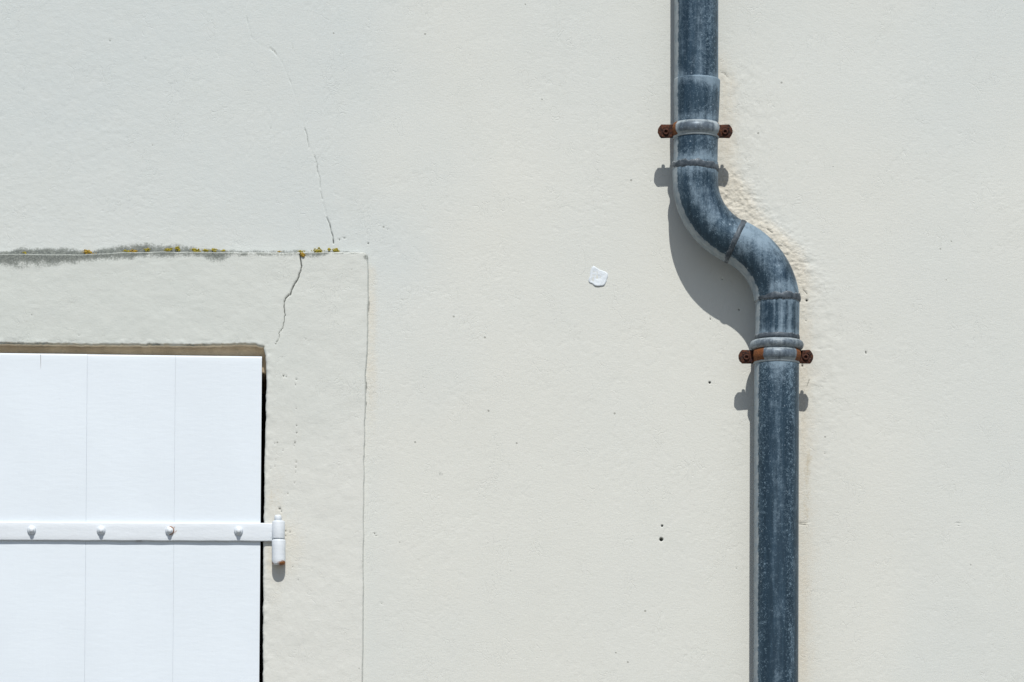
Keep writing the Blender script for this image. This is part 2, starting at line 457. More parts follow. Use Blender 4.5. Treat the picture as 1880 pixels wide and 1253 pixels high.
# algae on the wall just over the ledge
et = e_top(xs)[None, :]
up = et - Y                              # mm above the ledge
hgt = ip(xs, [(-600, 10), (0, 5), (24, 7), (30, 12), (70, 11), (120, 13), (150, 9), (158, 4), (178, 9), (205, 13), (235, 14), (262, 17), (300, 14), (330, 13), (360, 9), (400, 6), (470, 5), (560, 6), (640, 3), (672, 0), (690, 0)])[None, :]
moss = sst(1.45, .1, up / np.maximum(hgt, .1)) * sst(-6, 0, up) * (hgt > .5) * 1.45 * ip(xs, [(-600, .7), (0, .55), (28, .85), (140, .8), (160, .55), (180, .75), (330, .65), (370, .55), (430, .42), (520, .34), (640, .36), (672, 0)])[None, :]
dr = sst(3.4, .4, np.abs(X - e_right(ys)[:, None] - .6)) * (Y > 466) * sst(.40, .72, fbm(Y / 21, X / 60, 71, 4, .65)) * sst(900, 700, Y)
dark = np.maximum(dark, dr * .62)
ob = (X[:-1, :-1] >= XL_IN - 12) & (X[1:, 1:] <= 496) & (Y[:-1, :-1] >= 628) & (Y[1:, 1:] <= Y_SILL + 10)
V = np.stack([(X - CX) / 1000, -H / 1000, EYE + (EYEROW - Y) / 1000], -1).reshape(-1, 3)
A = dict(warm=np.clip(warm, 0, 1), cream=np.clip(cream, 0, 1), ochre=och + soft * 0, moss=moss + soft * .75, dark=dark)
F = grid_faces(len(ys), len(xs), ~ob)
V, F, A = compact(V, F, A)
wall = link('house_wall', mesh_np('house_wall', V, F, A), m_wall)
tag(wall, 'cream painted rendered house wall with hairline cracks behind the downpipe and shutter', 'wall')

# ------------------------------------------------------------------ raised surround of the window
SH = 9.0                                  # how proud the band stands, mm
nx = axis([[(XL_OUT, -40, 12), (-40, 676, 2.2)], (XL_OUT, XL_OUT + 6, 1.5), (504, 556, 1.1), (668, 676, .8), (XL_IN - 6, XL_IN, 1.5), (488, 496, 1.0)])
ny = axis([[(466, 1290, 2.2), (1290, Y_SILL, 40)], (466, 474, .8), (628, 636, 1.0)])
NY, NX = np.meshgrid(ny, nx, indexing='ij')
# warp nominal lines 676 / 488 / 466 / 636 to the wavering edges
er = e_right(ny)[:, None]; ej = e_jamb(ny)[:, None]; et = e_top(nx)[None, :]; el = e_lint(nx)[None, :]
WX = np.where(NX <= 488, NX + (ej - 488) * sst(300, 488, NX), ej + (NX - 488) / (676 - 488) * (er - ej))
WY = np.where(NY <= 636, et + (NY - 466) / (636 - 466) * (el - et), NY + (el - 636) * sst(760, 636, NY))
keep = ~((NX[:-1, :-1] >= XL_IN - .01) & (NX[1:, 1:] <= 488.01) & (NY[:-1, :-1] >= 635.99))
# the inner corner is trowelled round
ic = np.hypot(NX - 488, NY - 636)
pull = sst(26, 0, ic) * 5.5
WX = WX - pull * .75; WY = WY + pull * .8
# round outer corner
cr_ = 13.0
qx = np.clip(NX - (676 - cr_), 0, None); qy = np.clip((466 + cr_) - NY, 0, None)
ql = np.hypot(qx, qy); qm = np.maximum(qx, qy)
fcr = np.where((qx > 0) & (qy > 0), qm / np.maximum(ql, 1e-6), 1)
WX = np.where((qx > 0) & (qy > 0), WX - qx * (1 - fcr), WX)
WY = np.where((qx > 0) & (qy > 0), WY + qy * (1 - fcr), WY)
d_out = np.minimum(np.minimum(676 - NX, NX - XL_OUT), NY - 466)
d_in = np.where(NY < 636.01, np.hypot(np.clip(NX - 488, 0, None) + np.clip(XL_IN - NX, 0, None), np.clip(636 - NY, 0, None)), np.minimum(np.abs(NX - 488), np.abs(NX - XL_IN)))
d_in = np.where((NY < 636), np.maximum(d_in, 0), d_in)
prof = lambda d, w: np.sqrt(np.clip(1 - (1 - np.clip(d / w, 0, 1)) ** 2, 0, 1))
HH = SH * (-.32 + 1.32 * prof(d_out + .15, 3.4)) - (1 - prof(d_in, 5.0)) * 4.5
HH += (fbm(NX / 300, NY / 300, 81, 3) - .5) * 3 + (fbm(NX / 50, NY / 40, 82, 4) - .5) * 1.5
head = sst(650, 560, NY + .0 * NX)
HH += (fbm(NX / 24, NY / 7, 83, 3, .6) - .5) * .38 * head + (fbm(NX / 8, NY / 22, 84, 3, .6) - .5) * .40 * (1 - head)
HH += (fbm(NX / 12, NY / 10, 85, 3) - .5) * (.42 + 2.2 * sst(20, 1, d_in))
SD = np.zeros_like(NX)
cj = []
for (ax, ay), (bx_, by_) in zip(crack_sur[:-1], crack_sur[1:]):
    for q in range(3):
        t = q / 3; cj.append((ax + (bx_ - ax) * t + random.uniform(-.9, .9), ay + (by_ - ay) * t + random.uniform(-.6, .6)))
cj.append(crack_sur[-1])
cd_ = seg_dist(WX, WY, cj)
cw = np.interp(WY, [466, 478, 500, 540, 560, 600, 636], [1.5, 1.5, 1.2, 1.7, 1.0, .8, .5]) * (.75 + .5 * fbm(WY / 6, WX / 6, 86, 2))
f = sst(1.3, .35, cd_ / cw)
HH -= f * 3.2; SD = np.maximum(SD, f * .82)
# the head has sunk a touch left of the crack
pits(WX, WY, HH, SD, PITS_S)
# dirty joint lines and weathered edges
SD = np.maximum(SD, sst(2.6, .2, 676 - NX) * .50 * sst(.44, .70, fbm(NY / 16, NX * 0, 87, 4, .65)) * (.42 + .58 * sst(900, 760, NY)) * (NY > 472))
SD = np.maximum(SD, sst(2.2, .2, d_in) * .40 * sst(.35, .7, fbm(NX / 18, NY / 18, 88, 3)))
dn = NY - 466
shg = ip(nx, [(-600, 18), (0, 16), (30, 19), (60, 18), (95, 16), (125, 14), (160, 12), (200, 10), (245, 12), (255, 8), (310, 9), (370, 7), (392, 14), (410, 12), (425, 7), (460, 6), (520, 7), (545, 5), (585, 9), (600, 5), (640, 4), (676, 3)])[None, :]
sam = ip(nx, [(-600, .8), (0, .8), (90, .9), (120, .75), (200, .72), (300, .68), (350, .55), (380, .62), (400, .82), (425, .52), (470, .42), (510, .55), (530, .42), (570, .55), (590, .66), (605, .42), (650, .32), (676, .2)])[None, :]
SM = sst(1.9, .05, dn / shg) * sst(.9, 2.6, dn) * np.minimum(sam * 1.5, 1.15)
SM = np.maximum(SM, .42 * sst(7, 1, d_in) * (NY < 640) * sst(.45, .62, fbm(NX / 40, NY / 40, 89, 2)))
SM = np.maximum(SM, sst(10, 2, np.hypot(WX - 673, WY - 474)) * .55)
warmS = np.clip(.05 + .75 * sst(650, 1000, NY + (fbm(NX / 120, NY / 160, 91, 3) - .5) * 260) + .45 * sst(300, 640, NX), 0, 1)
crS = np.clip(.5 * sst(60, 6, np.hypot(WX - 528, (WY - 1000) * .55)) + .35 * sst(26, 6, np.abs(WX - 505)) * sst(800, 900, NY) * sst(1253, 1050, NY), 0, 1)
ocS = .5 * sst(34, 8, np.hypot((WX - 519) * 1.3, (WY - 860) * .8)) * fbm(WX / 18, WY / 22, 92, 3) + .35 * sst(22, 4, np.hypot(WX - 500, (WY - 920) * .5)) \
      + .35 * sst(20, 5, np.hypot(WX - 497, (WY - 1040) * .6))
ocS = np.maximum(ocS, .95 * sst(5.5, 1.5, d_in) * (NY < 637) * (.5 + .7 * fbm(NX / 11, NY / 6, 95, 3)))
V = np.stack([(WX - CX) / 1000, -HH / 1000, EYE + (EYEROW - WY) / 1000], -1).reshape(-1, 3)
A = dict(warm=warmS, cream=crS, ochre=ocS, moss=SM, dark=SD)
Fs = grid_faces(len(ny), len(nx), keep)
surV = V.copy()
V, Fs, A = compact(V, Fs, A)
sur = link('window_surround', mesh_np('window_surround', V, Fs, A), m_surr, wall)
sur['label'] = 'raised plaster band around the window opening, cracked at its corner'

# reveal: runs back from the inner edge of the band
iy = int(np.argmin(np.abs(ny - 636))); ixl = int(np.argmin(np.abs(nx - XL_IN))); ixr = int(np.argmin(np.abs(nx - 488)))
ring = [i * len(nx) + ixl for i in range(len(ny) - 1, iy, -1)] + [iy * len(nx) + j for j in range(ixl, ixr + 1)] + [i * len(nx) + ixr for i in range(iy + 1, len(ny))]
base = surV[ring]
deps = [0, .002, .006, .02, .06, .12, .2, .285]
RV = []
for k, dp in enumerate(deps):
    q = base.copy(); q[:, 1] = base[:, 1] * max(0, 1 - dp * 20) + dp + (.0 if k == 0 else .0)
    RV.append(q)
RV = np.array(RV)
reveal = link('reveal', mesh_np('reveal', RV.reshape(-1, 3), grid_faces(len(deps), len(ring), flip=False)), m_reveal, wall)
reveal['label'] = 'shaded brownish soffit and side of the window opening'
sx0, sx1 = (XL_OUT - CX) / 1000, (700 - CX) / 1000
zs = EYE + (EYEROW - Y_SILL) / 1000
def box(name, x0, x1, y0, y1, z0, z1, mat, parent=None, bev=0, smooth=False):
    v = [(x0, y0, z0), (x1, y0, z0), (x1, y1, z0), (x0, y1, z0), (x0, y0, z1), (x1, y0, z1), (x1, y1, z1), (x0, y1, z1)]
    f = [(0, 3, 2, 1), (4, 5, 6, 7), (0, 1, 5, 4), (1, 2, 6, 5), (2, 3, 7, 6), (3, 0, 4, 7)]
    o = pyd(name, v, f, mat, parent, smooth)
    if bev: bevel(o, bev, 3)
    return o
# stop at the back of the rebate that the shutter closes against
xa, xb = (XL_IN - 6 - CX) / 1000, (497 - CX) / 1000
st_n = 60
pv, pf = [], []
for i in range(st_n):
    x = xa + (xb - xa) * i / (st_n - 1)
    px = x * 1000 + CX
    zt = EYE + (EYEROW - 626) / 1000; zb_ = EYE + (EYEROW - 683.5 - 1.2 * mnoise.noise(Vector((px / 30, 0, 0)))) / 1000
    yo = .0195 + .0008 * mnoise.noise(Vector((px / 25, 4, 0)))
    pv += [(x, yo, zt), (x, yo, zb_ + .003), (x, yo + .003, zb_), (x, .284, zb_)]
for i in range(st_n - 1):
    for j in range(3):
        pf.append((i * 4 + j, i * 4 + j + 1, (i + 1) * 4 + j + 1, (i + 1) * 4 + j))
hs_ = pyd('head_stop', pv, pf, m_reveal, wall)
hs_['label'] = 'brownish head of the rebate seen over the shutter top'
box('window_sill', sx0 - .02, sx1 + .02, -.045, .27, zs - .07, zs + .004, m_seal, wall, .004)
room = box('room', -2.2, .3, .012, 1.5, .3, 3.4, m_dark)
me = room.data
import bmesh
bm = bmesh.new(); bm.from_mesh(me)
bm.faces.ensure_lookup_table()
bmesh.ops.delete(bm, geom=[bm.faces[2]], context='FACES')
bm.to_mesh(me); bm.free()
tag(room, kind='structure')

# white filler dab on the wall
ol = [(1089, 488), (1094, 491), (1100, 495), (1106, 497), (1112, 499), (1116.5, 504), (1116, 510), (1114, 516), (1111, 522), (1106, 526), (1099, 526.5), (1093, 526), (1088.5, 522.5), (1087, 521.5), (1081, 519), (1080, 516), (1082, 510), (1083, 503), (1084.5, 495), (1086.5, 490)]
NR = 12
rc_ = random.Random(4)
_o = []
for (ax, ay), (bx_, by_) in zip(ol, ol[1:] + ol[:1]):
    _o += [(ax, ay), ((ax + bx_) / 2 + rc_.uniform(-.9, .9), (ay + by_) / 2 + rc_.uniform(-.9, .9))]
ol = _o
vv, ff, at = [], [], []
cxp, cyp = 1098, 508
wH = lambda x, y: 0.0
ih = float((fbm(np.array([1098 / 420]), np.array([508 / 420]), 1, 2)[0] - .5) * 6.0)
for k in range(NR):
    t = 1 - k / (NR - 1)
    for i, (x, y) in enumerate(ol):
        xx, yy = cxp + (x - cxp) * t, cyp + (y - cyp) * t
        hh = ih + (-1.0 if k == 0 else .30 + .9 * sst(510, 527, yy) - .8 * sst(1.2, .2, abs(xx - 1088.5 - (yy - 505) * .04)) * sst(505, 512, yy) + (mnoise.noise(Vector((xx / 8, yy / 8, 3))) * .7) + mnoise.noise(Vector((xx / 3, yy / 3, 5))) * .45)
        s_ = 1.0
        vv.append(P(xx, yy, hh / 1000)); at.append(0)
n = len(ol)
for k in range(NR - 1):
    for i in range(n):
        ff.append((k * n + i, (k + 1) * n + i, (k + 1) * n + (i + 1) % n, k * n + (i + 1) % n))
# lift the outer ring's neighbour so the dab has a crisp edge
for i in range(n):
    x, y = ol[i]
    vv[n + i] = P(cxp + (x - cxp) * .985, cyp + (y - cyp) * .985, (ih + .5 + 1.0 * float(sst(508, 526, y)) + .4 * mnoise.noise(Vector((x / 3, y / 3, 9)))) / 1000)
patch = pyd('filler_patch', vv, ff, m_chip, wall)
patch['label'] = 'small white dab of filler stuck on the bare wall'

# ------------------------------------------------------------------ shutter
FRONT = 0.0095                     # shutter face, metres in front of wall plane
shutter = empty('window_shutter', P(80, Y_SILL - 10, 0))
tag(shutter, 'white painted wooden plank shutter with an iron strap, filling the window opening', 'shutter')
def child_fix(o, parent):
    o.parent = parent
    o.matrix_parent_inverse = parent.matrix_basis.inverted()
def sh_x(x, y): return x - (y - 655) * .0085
def sh_top(x): return 649.2 + x * .0122
XB = [-330, -163, -2.5, 160.3, 322, 481]
YBOT = Y_SILL - 14
def board(x0, x1, seed, bl=.28, br=.28):
    nxb, nyb = 24, 60
    yy = np.concatenate([np.linspace(0, 1, nyb)])
    vs_, at_d = [], []
    rnd = random.Random(seed)
    bow = rnd.uniform(-.3, .3); tl = rnd.uniform(-.25, .25)
    us = np.concatenate([[0, 0, .0028, .008], np.linspace(.03, .97, 12), [.992, .9972, 1, 1]])
    hs = np.concatenate([[-26, -bl, -bl * .2, 0], np.zeros(12), [0, -br * .2, -br, -26]])
    vsn = np.concatenate([[0, 0, .0009, .003], np.linspace(.01, .99, 40), [1]])
    vh = np.concatenate([[-26, -1.2, -.3, 0], np.zeros(40), [0]])
    U, Vv = np.meshgrid(us, vsn)
    HS = np.minimum(hs[None, :], vh[:, None]) + bow * (1 - (2 * U - 1) ** 2) + tl * (U - .5)
    xg = x0 + .06 + U * (x1 - x0 - .12)
    top = sh_top(xg) + rnd.uniform(-.6, .6)
    yg = top + Vv * (YBOT - top)
    XX = sh_x(xg, yg)
    k = (DIST - (FRONT + HS / 1000)) / DIST
    pts = np.stack([(XX - CX) / 1000 * k, -(FRONT + HS / 1000), EYE + (EYEROW - yg) / 1000 * k], -1)
    o = link('board', mesh_np('board', pts.reshape(-1, 3), grid_faces(len(vsn), len(us))), m_white)
    child_fix(o, shutter)
    return o
for i in range(len(XB) - 1):
    board(XB[i], XB[i + 1], i, .12 if i == 4 else .3, .12 if i == 3 else .3)
# short shake (split) at the top of one board
sp = [(74.3, 651.2), (74.9, 651.2), (74.95, 664), (74.8, 677), (74.65, 677), (74.45, 664)]
o = pyd('split', [P(a, b, FRONT + .0007) for a, b in sp] + [P(a, b, FRONT - .003) for a, b in sp],
        [(0, 5, 4, 3, 2, 1)] + [(i, (i + 1) % 6, 6 + (i + 1) % 6, 6 + i) for i in range(6)], m_screw, smooth=False)
child_fix(o, shutter)

# iron strap: flat bar with bevelled edges, slightly hand forged
ST = 6.2
def strap_y(x): return 958.5 + (x + 0) * .0042
xsS = np.concatenate([np.linspace(-300, 500, 200)])
prof_ = [(33.6, -1.0), (33.6, ST - 1.3), (32.9, ST - .3), (31.6, ST), (24, ST + .1), (17, ST + .15), (10, ST + .1), (2.2, ST), (.7, ST - .4), (0, ST - 1.3), (0, -1.0)]
pts, rs = [], []
for x in xsS:
    wv = (mnoise.noise(Vector((x / 40, 1, 0)))) * .6; wv2 = mnoise.noise(Vector((x / 35, 7, 0))) * .6; hv = mnoise.noise(Vector((x / 30, 3, 0))) * .35
    for j, (a, h) in enumerate(prof_):
        yy = strap_y(x) + a + (wv if a < 15 else wv2)
        pts.append(P(x, yy, FRONT + (h + hv) / 1000))
        rs.append(.75 if (abs(x - 253) < 6 and a > 33) else (.55 if math.hypot(x - 318, a - 15) < 7 else 0))
o = link('strap', mesh_np('strap', np.array(pts), grid_faces(len(xsS), len(prof_)), dict(rust=rs, dark=[.9 if r > .7 else 0 for r in rs])), m_wmetal)
child_fix(o, shutter); strap = o
strap['label'] = 'white painted iron strap bolted across the boards'
def lathe(name, prof, cx, cy, h0, mat, seg=28, axis_='y', attrs=None, ell=None, wob=0):
    """lathe around an axis along y (towards camera) at pixel cx,cy; prof = [(radius mm, height mm from h0 towards the camera)]"""
    v, f = [], []
    for j, (r, h) in enumerate(prof):
        for i in range(seg):
            a = 2 * math.pi * i / seg
            rr = r * (1 + wob * mnoise.noise(Vector((math.cos(a) * 1.3, math.sin(a) * 1.3, j * .7 + cx))))
            v.append(P(cx + rr * math.cos(a), cy + rr * math.sin(a), h0 + h / 1000))
    for j in range(len(prof) - 1):
        for i in range(seg):
            f.append((j * seg + i, j * seg + (i + 1) % seg, (j + 1) * seg + (i + 1) % seg, (j + 1) * seg + i))
    v.append(P(cx, cy, h0 + prof[-1][1] / 1000)); c = len(v) - 1
    for i in range(seg):
        f.append(((len(prof) - 1) * seg + i, (len(prof) - 1) * seg + (i + 1) % seg, c))
    # make faces point to the camera side
    f = [tuple(reversed(q)) for q in f]
    a = None
    if attrs: a = {k: [fn(p) for p in v] for k, fn in attrs.items()}
    return pyd(name, v, f, mat, attrs=a)
bolt_prof = [(8.0, -.5), (8.2, .8), (7.9, 2.4), (7.2, 4.0), (6.0, 5.3), (4.7, 6.0), (4.3, 6.4), (4.1, 8.6), (3.6, 10.0), (2.4, 10.8), (1.0, 11.1)]
for k, bxp in enumerate([-68, 58, 185.5, 311.5, 438]):
    if k == 3:
        rust = lambda p, bxp=bxp: 1.1 * float(sst(-.002, .004, p[0] - (bxp - CX) / 1000)) * float(sst(-.0225, -.0185, p[1]))
        att = dict(rust=rust)
    else:
        att = dict(rust=lambda p: 0.0)
    o = lathe('bolt', bolt_prof, bxp, strap_y(bxp) + 14.5, FRONT + ST / 1000, m_wmetal, 24, attrs=att, wob=.05)
    child_fix(o, strap)
    if k == 3: o['label'] = 'rust-ringed bolt head on the strap'
# strap eye wrapped round the pin
def vbarrel(name, cx, hc, levels, mat, seg=32, attrs=None, wob=.05):
    """vertical lathe: levels = [(pixel y, radius mm)], axis hc metres off the wall"""
    v, f = [], []
    for j, (y, r) in enumerate(levels):
        for i in range(seg):
            a = 2 * math.pi * i / seg
            rr = r * (1 + wob * mnoise.noise(Vector((math.cos(a), math.sin(a), y / 9))))
            x0, _, z0 = P(cx, y, hc)
            v.append((x0 + rr / 1000 * math.cos(a), -hc + rr / 1000 * math.sin(a), z0))
    for j in range(len(levels) - 1):
        for i in range(seg):
            f.append((j * seg + i, (j + 1) * seg + i, (j + 1) * seg + (i + 1) % seg, j * seg + (i + 1) % seg))
    f.append(tuple(range(seg - 1, -1, -1))[::-1]); f.append(tuple((len(levels) - 1) * seg + i for i in range(seg))[::-1])
    a = None
    if attrs: a = {k: [fn(p) for p in v] for k, fn in attrs.items()}
    return pyd(name, v, f, mat, attrs=a)
HC = 0.0095 + 0.0125
kn = vbarrel('knuckle', 511.3, HC, [(957, 6), (956.6, 9.4), (957.6, 11.0), (959.5, 11.6), (975, 11.8), (988, 11.7), (989.8, 11.2), (990.2, 10.0), (990.2, 6)], m_wmetal)
child_fix(kn, shutter)
kn['label'] = 'strap eye turned over the hinge pin'
# short tongue that joins the strap to the eye
# pintle fixed to the masonry
pin = empty('hinge_pin', P(511.5, 1036, 0.01))
tag(pin, 'white painted iron hinge pin set in the surround, rusty at its lower end', 'hinge')
zb = P(0, 1033, HC)[2]
ob_ = vbarrel('pin_barrel', 511.8, HC, [(991.4, 7), (991.2, 10.8), (992.4, 12.0), (994.5, 12.5), (1010, 12.4), (1026, 12.3), (1034, 12.2), (1036.2, 11.7), (1037, 10.4), (1037, 6), (1036.5, 2)], m_wmetal,
              attrs=dict(rust=lambda p: 1.0 * float(sst(zb + .004, zb - .001, p[2])) * (.36 + .50 * float(sst(-.004, .010, p[0] - (511.8 - CX) / 1000)) + .25 * float(sst(-.006, -.01, p[0] - (511.8 - CX) / 1000)))))
child_fix(ob_, pin)
tip = vbarrel('pin_tip', 510.5, HC, [(959, 6.4), (951, 6.6), (948, 6.3), (946.2, 5.0), (945.6, 2.5)], m_wmetal, 20, wob=.08)
child_fix(tip, pin)
# shank into the wall: short flat tail behind the barrel
v0 = []
for yy, xx0, xx1 in [(996, 489, 516), (1006, 486, 516), (1016, 489, 514)]:
    v0.append((yy, xx0, xx1))
x0, _, z1 = P(499, 993.5, .012); x1, _, z0 = P(522, 1030, .012)
sh = box('pin_shank', x0, x1, -.016, .06, z0, z1, m_wmetal, bev=.003)
child_fix(sh, pin)
# mortar bump where the pintle enters the band
# ------------------------------------------------------------------ downpipe
HP = 0.058                                  # axis distance from the wall
pipe = empty('downpipe', (P(1424, 2600, HP)[0], -HP, 0))
tag(pipe, 'weathered blue grey zinc downpipe with an S-shaped offset bend, running down the wall', 'downpipe')
KP = (DIST - HP) / DIST
def path_sample():
    pass
def sweep(name, pts, rad, mat, parent, attrf, seg=96, rfun=None, cw=.83):
    """pts: list of photo pixels of the axis; rad: list of radii in px"""
    p = np.array(pts, float); n = len(p)
    t = np.gradient(p, axis=0); t /= np.linalg.norm(t, axis=1)[:, None]
    s = np.concatenate([[0], np.cumsum(np.hypot(*np.diff(p, axis=0).T))])
    r = np.asarray(rad, float)
    ph = np.linspace(0, 2 * math.pi, seg, endpoint=False)
    # right-hand normal in image space (tangent points down): (ty, -tx)
    nrm = np.stack([t[:, 1], -t[:, 0]], 1)
    S, PH = np.meshgrid(s, ph, indexing='ij')
    RR = r[:, None] * np.ones_like(PH)
    if rfun is not None: RR = RR + rfun(S, PH)
    gx = p[:, 0][:, None] + RR * np.cos(PH) * nrm[:, 0][:, None]
    gy = p[:, 1][:, None] + RR * np.cos(PH) * nrm[:, 1][:, None]
    V = np.stack([(gx - CX) / 1000 * KP, -HP - RR * KP / 1000 * np.sin(PH), EYE + (EYEROW - gy) / 1000 * KP], -1)
    at = attrf(S, np.cos(PH), np.sin(PH), gx, gy)
    at.setdefault('left_pale', left_pale(np.cos(PH), cw))
    at = {k: np.clip(v * np.ones_like(S), -1, 2) for k, v in at.items()}
    me = mesh_np(name, V.reshape(-1, 3), grid_faces(n, seg, wrap=True, flip=True), at)
    o = link(name, me, mat)
    child_fix(o, parent)
    return o
def flank(u):                    # paler left edge and thin paler right edge
    return .25 * sst(-.74, -.90, u) + .40 * sst(.90, .985, u)
def left_pale(u, w=.80):  # strip mask, paler towards the pipe's left edge
    return 1.05 * sst(-w + .07, -w - .09, u)
def zat(S, u, f, gx, gy, extra=0, sp=None):
    return dict(bloom=flank(u) + extra, speck=(.5 if sp is None else sp) * np.ones_like(S), rust=np.zeros_like(S))

XU, XLW = 1278.3, 1425.0
# upper pipe, dips into the elbow's sleeve
y_ = np.concatenate([np.linspace(-1500, -40, 12), np.linspace(-20, 158, 60)])
sweep('upper_pipe', [(XU, a) for a in y_], [40.4] * len(y_), m_zinc, pipe,
      lambda S, u, f, gx, gy: zat(S, u, f, gx, gy, .30 + .18 * sst(-.15, .1, u) * sst(.6, .2, u) + .55 * sst(125, 150, gy) * sst(.25, .75, np.abs(u)), .45 + .4 * sst(.1, .5, u)))
# sleeve of the swan neck: lip at the top, then down to the first solder seam
y_ = np.concatenate([[148.0, 147.2, 147.2, 148.2], np.linspace(150, 222, 26), np.linspace(224, 312, 34)])
r_ = np.concatenate([[40.0, 40.8, 41.7, 42.4], np.interp(np.linspace(150, 222, 26), [150, 180, 222], [42.5, 42.2, 40.8]), np.linspace(40.6, 40.4, 34)])
sweep('sleeve', [(np.interp(a, [147, 222, 312], [1279.6, 1278.4, 1276.6]), a) for a in y_], r_, m_zinc, pipe,
      lambda S, u, f, gx, gy: zat(S, u, f, gx, gy, .24 + .50 * sst(168, 152, gy) + .45 * sst(178, 160, gy) * sst(.0, .5, u) + .5 * sst(205, 225, gy) * sst(235, 222, gy)
                                  + .75 * sst(275, 302, gy) + .18 * sst(.2, .6, u) - .15 * sst(.35, -.1, np.abs(u + .25)), .55 + .3 * sst(.2, .6, u)))
# elbows: 66 degree arcs
def arc(c, rho, a0, a1, n, sgn):
    out = []
    for k in range(n):
        a = R(a0 + (a1 - a0) * k / (n - 1))
        out.append((c[0] - sgn * rho * math.cos(a), c[1] + sgn * rho * math.sin(a)))
    return out
th = 66
rho1 = (1349.5 - 1276.8) / (1 - math.cos(R(th)))
c1 = (1276.8 + rho1, 444 - rho1 * math.sin(R(th)))
e1 = [(1276.6, a) for a in np.linspace(300, c1[1] - 2, 10)] + arc(c1, rho1, 0, th, 54, 1)
rho2 = (XLW + 2 - 1349.5) / (1 - math.cos(R(th)))
c2 = (XLW + 2 - rho2, 444 + rho2 * math.sin(R(th)))
e2 = arc(c2, rho2, -180 + 0, 0, 2, 1)
e2 = []
for k in range(54):
    a = R(th * (1 - k / 53))
    e2.append((c2[0] + rho2 * math.cos(a), c2[1] - rho2 * math.sin(a)))
e2 = [q for q in e2 if q[1] < 551.5]
def el1(S, u, f, gx, gy):
    L = S.max()
    ex = .30 + .50 * sst(38, 12, S) + .32 * sst(-.55, -.1, u) * sst(.75, .2, u) * sst(30, 60, S) * sst(L, L - 90, S) - .55 * sst(-.25, -.6, u) * sst(-.98, -.75, u) * sst(50, 90, S) + .25 * sst(L - 25, L - 5, S)
    seamline = 1.2 * sst(.015, .003, np.abs(u + .93)) * sst(10, 30, S)
    return dict(bloom=flank(u) * .8 + ex + seamline, speck=.55 * np.ones_like(S), rust=np.zeros_like(S))
def el2(S, u, f, gx, gy):
    L = S.max()
    ex = .26 + .42 * sst(95, 10, S) * sst(-.7, -.1, u) + .35 * sst(120, 60, S) * sst(.1, .5, u) - .35 * sst(-.2, -.55, u) * sst(-.95, -.75, u) * sst(20, 50, S) + .55 * sst(L - 34, L - 16, S) * .8
    return dict(bloom=flank(u) * .95 + ex, speck=.5 * np.ones_like(S), rust=np.zeros_like(S))
r1 = np.interp(np.linspace(0, 1, len(e1)), [0, .12, .16, 1], [41.8, 42.0, 41.8, 40.6])
sweep('elbow', e1, r1, m_zinc, pipe, el1, cw=.80)
r2 = np.interp(np.linspace(0, 1, len(e2)), [0, .04, .92, 1], [40.7, 41.2, 41.6, 41.4])
sweep('elbow', e2, r2, m_zinc, pipe, el2, cw=.79)
# short spigot with vertical runs, then the lower pipe
y_ = np.linspace(540, 628, 40)
sweep('spigot', [(np.interp(a, [540, 628], [1428, 1426.6]), a) for a in y_], [40.2] * len(y_), m_zinc, pipe,
      lambda S, u, f, gx, gy: dict(bloom=flank(u) + .42 + 1.2 * (fbm(u * 9 + 4, gy / 120, 7, 3) - .42) + .4 * sst(566, 552, gy) + .45 * sst(604, 618, gy), speck=.45 * np.ones_like(S), rust=np.zeros_like(S)))
y_ = np.concatenate([np.linspace(638, 760, 50), np.linspace(764, 1290, 130), np.linspace(1320, 3330, 30)])
sweep('lower_pipe', [(np.interp(a, [638, 1253, 3340], [1426, 1424.6, 1424]), a) for a in y_], [41.0] * len(y_), m_zinc, pipe,
      lambda S, u, f, gx, gy: dict(bloom=flank(u) * (.75 + .3 * sst(800, 690, gy)) + .12 + .20 * sst(.40, .0, np.abs(u + .05)) + .10 * sst(0, .4, u) + .50 * sst(735, 665, gy) * sst(.7, .1, np.abs(u)) + .45 * sst(688, 664, gy),
                                   speck=.42 + .45 * sst(.25, .5, u) * sst(.85, .65, u) + .32 * sst(-.35, -.6, u) + .25 * sst(800, 680, gy), rust=np.zeros_like(S)))
# collar bead
def torus_ring(name, cx, cy, prof, mat, parent, attrf, seg=84, wob=None):
    """closed vertical-axis profile: [(dy px (down), radius px)]"""
    pts = [(cx, cy + a) for a, b in prof]
    v = []
    ph = np.linspace(0, 2 * math.pi, seg, endpoint=False)
    P0 = np.array(prof, float)
    PR, PH = np.meshgrid(P0[:, 1], ph, indexing='ij'); PY, _ = np.meshgrid(P0[:, 0], ph, indexing='ij')
    if wob is not None:
        PR, PY = wob(PR, PY, PH)
    gx = cx + PR * np.cos(PH); gy = cy + PY
    V = np.stack([(gx - CX) / 1000 * KP, -HP - PR * KP / 1000 * np.sin(PH), EYE + (EYEROW - gy) / 1000 * KP], -1)
    at = {k: fn * np.ones_like(PH) for k, fn in attrf(PY, np.cos(PH), np.sin(PH)).items()}
    o = link(name, mesh_np(name, V.reshape(-1, 3), grid_faces(len(prof), seg, wrap=True, flip=True), at), mat)
    child_fix(o, parent)
    return o
bead = [(8.4 * -math.cos(a) + 0, 41.2 + 8.2 * math.sin(a) ** .8) for a in np.linspace(0.05, math.pi - .05, 15)]
torus_ring('collar_ring', 1426, 634.5, bead, m_band, pipe, lambda PY, u, f: dict(bloom=.42 + .5 * sst(-.75, -.95, u) + .5 * sst(3, 8, np.abs(PY)), speck=.5, rust=0))
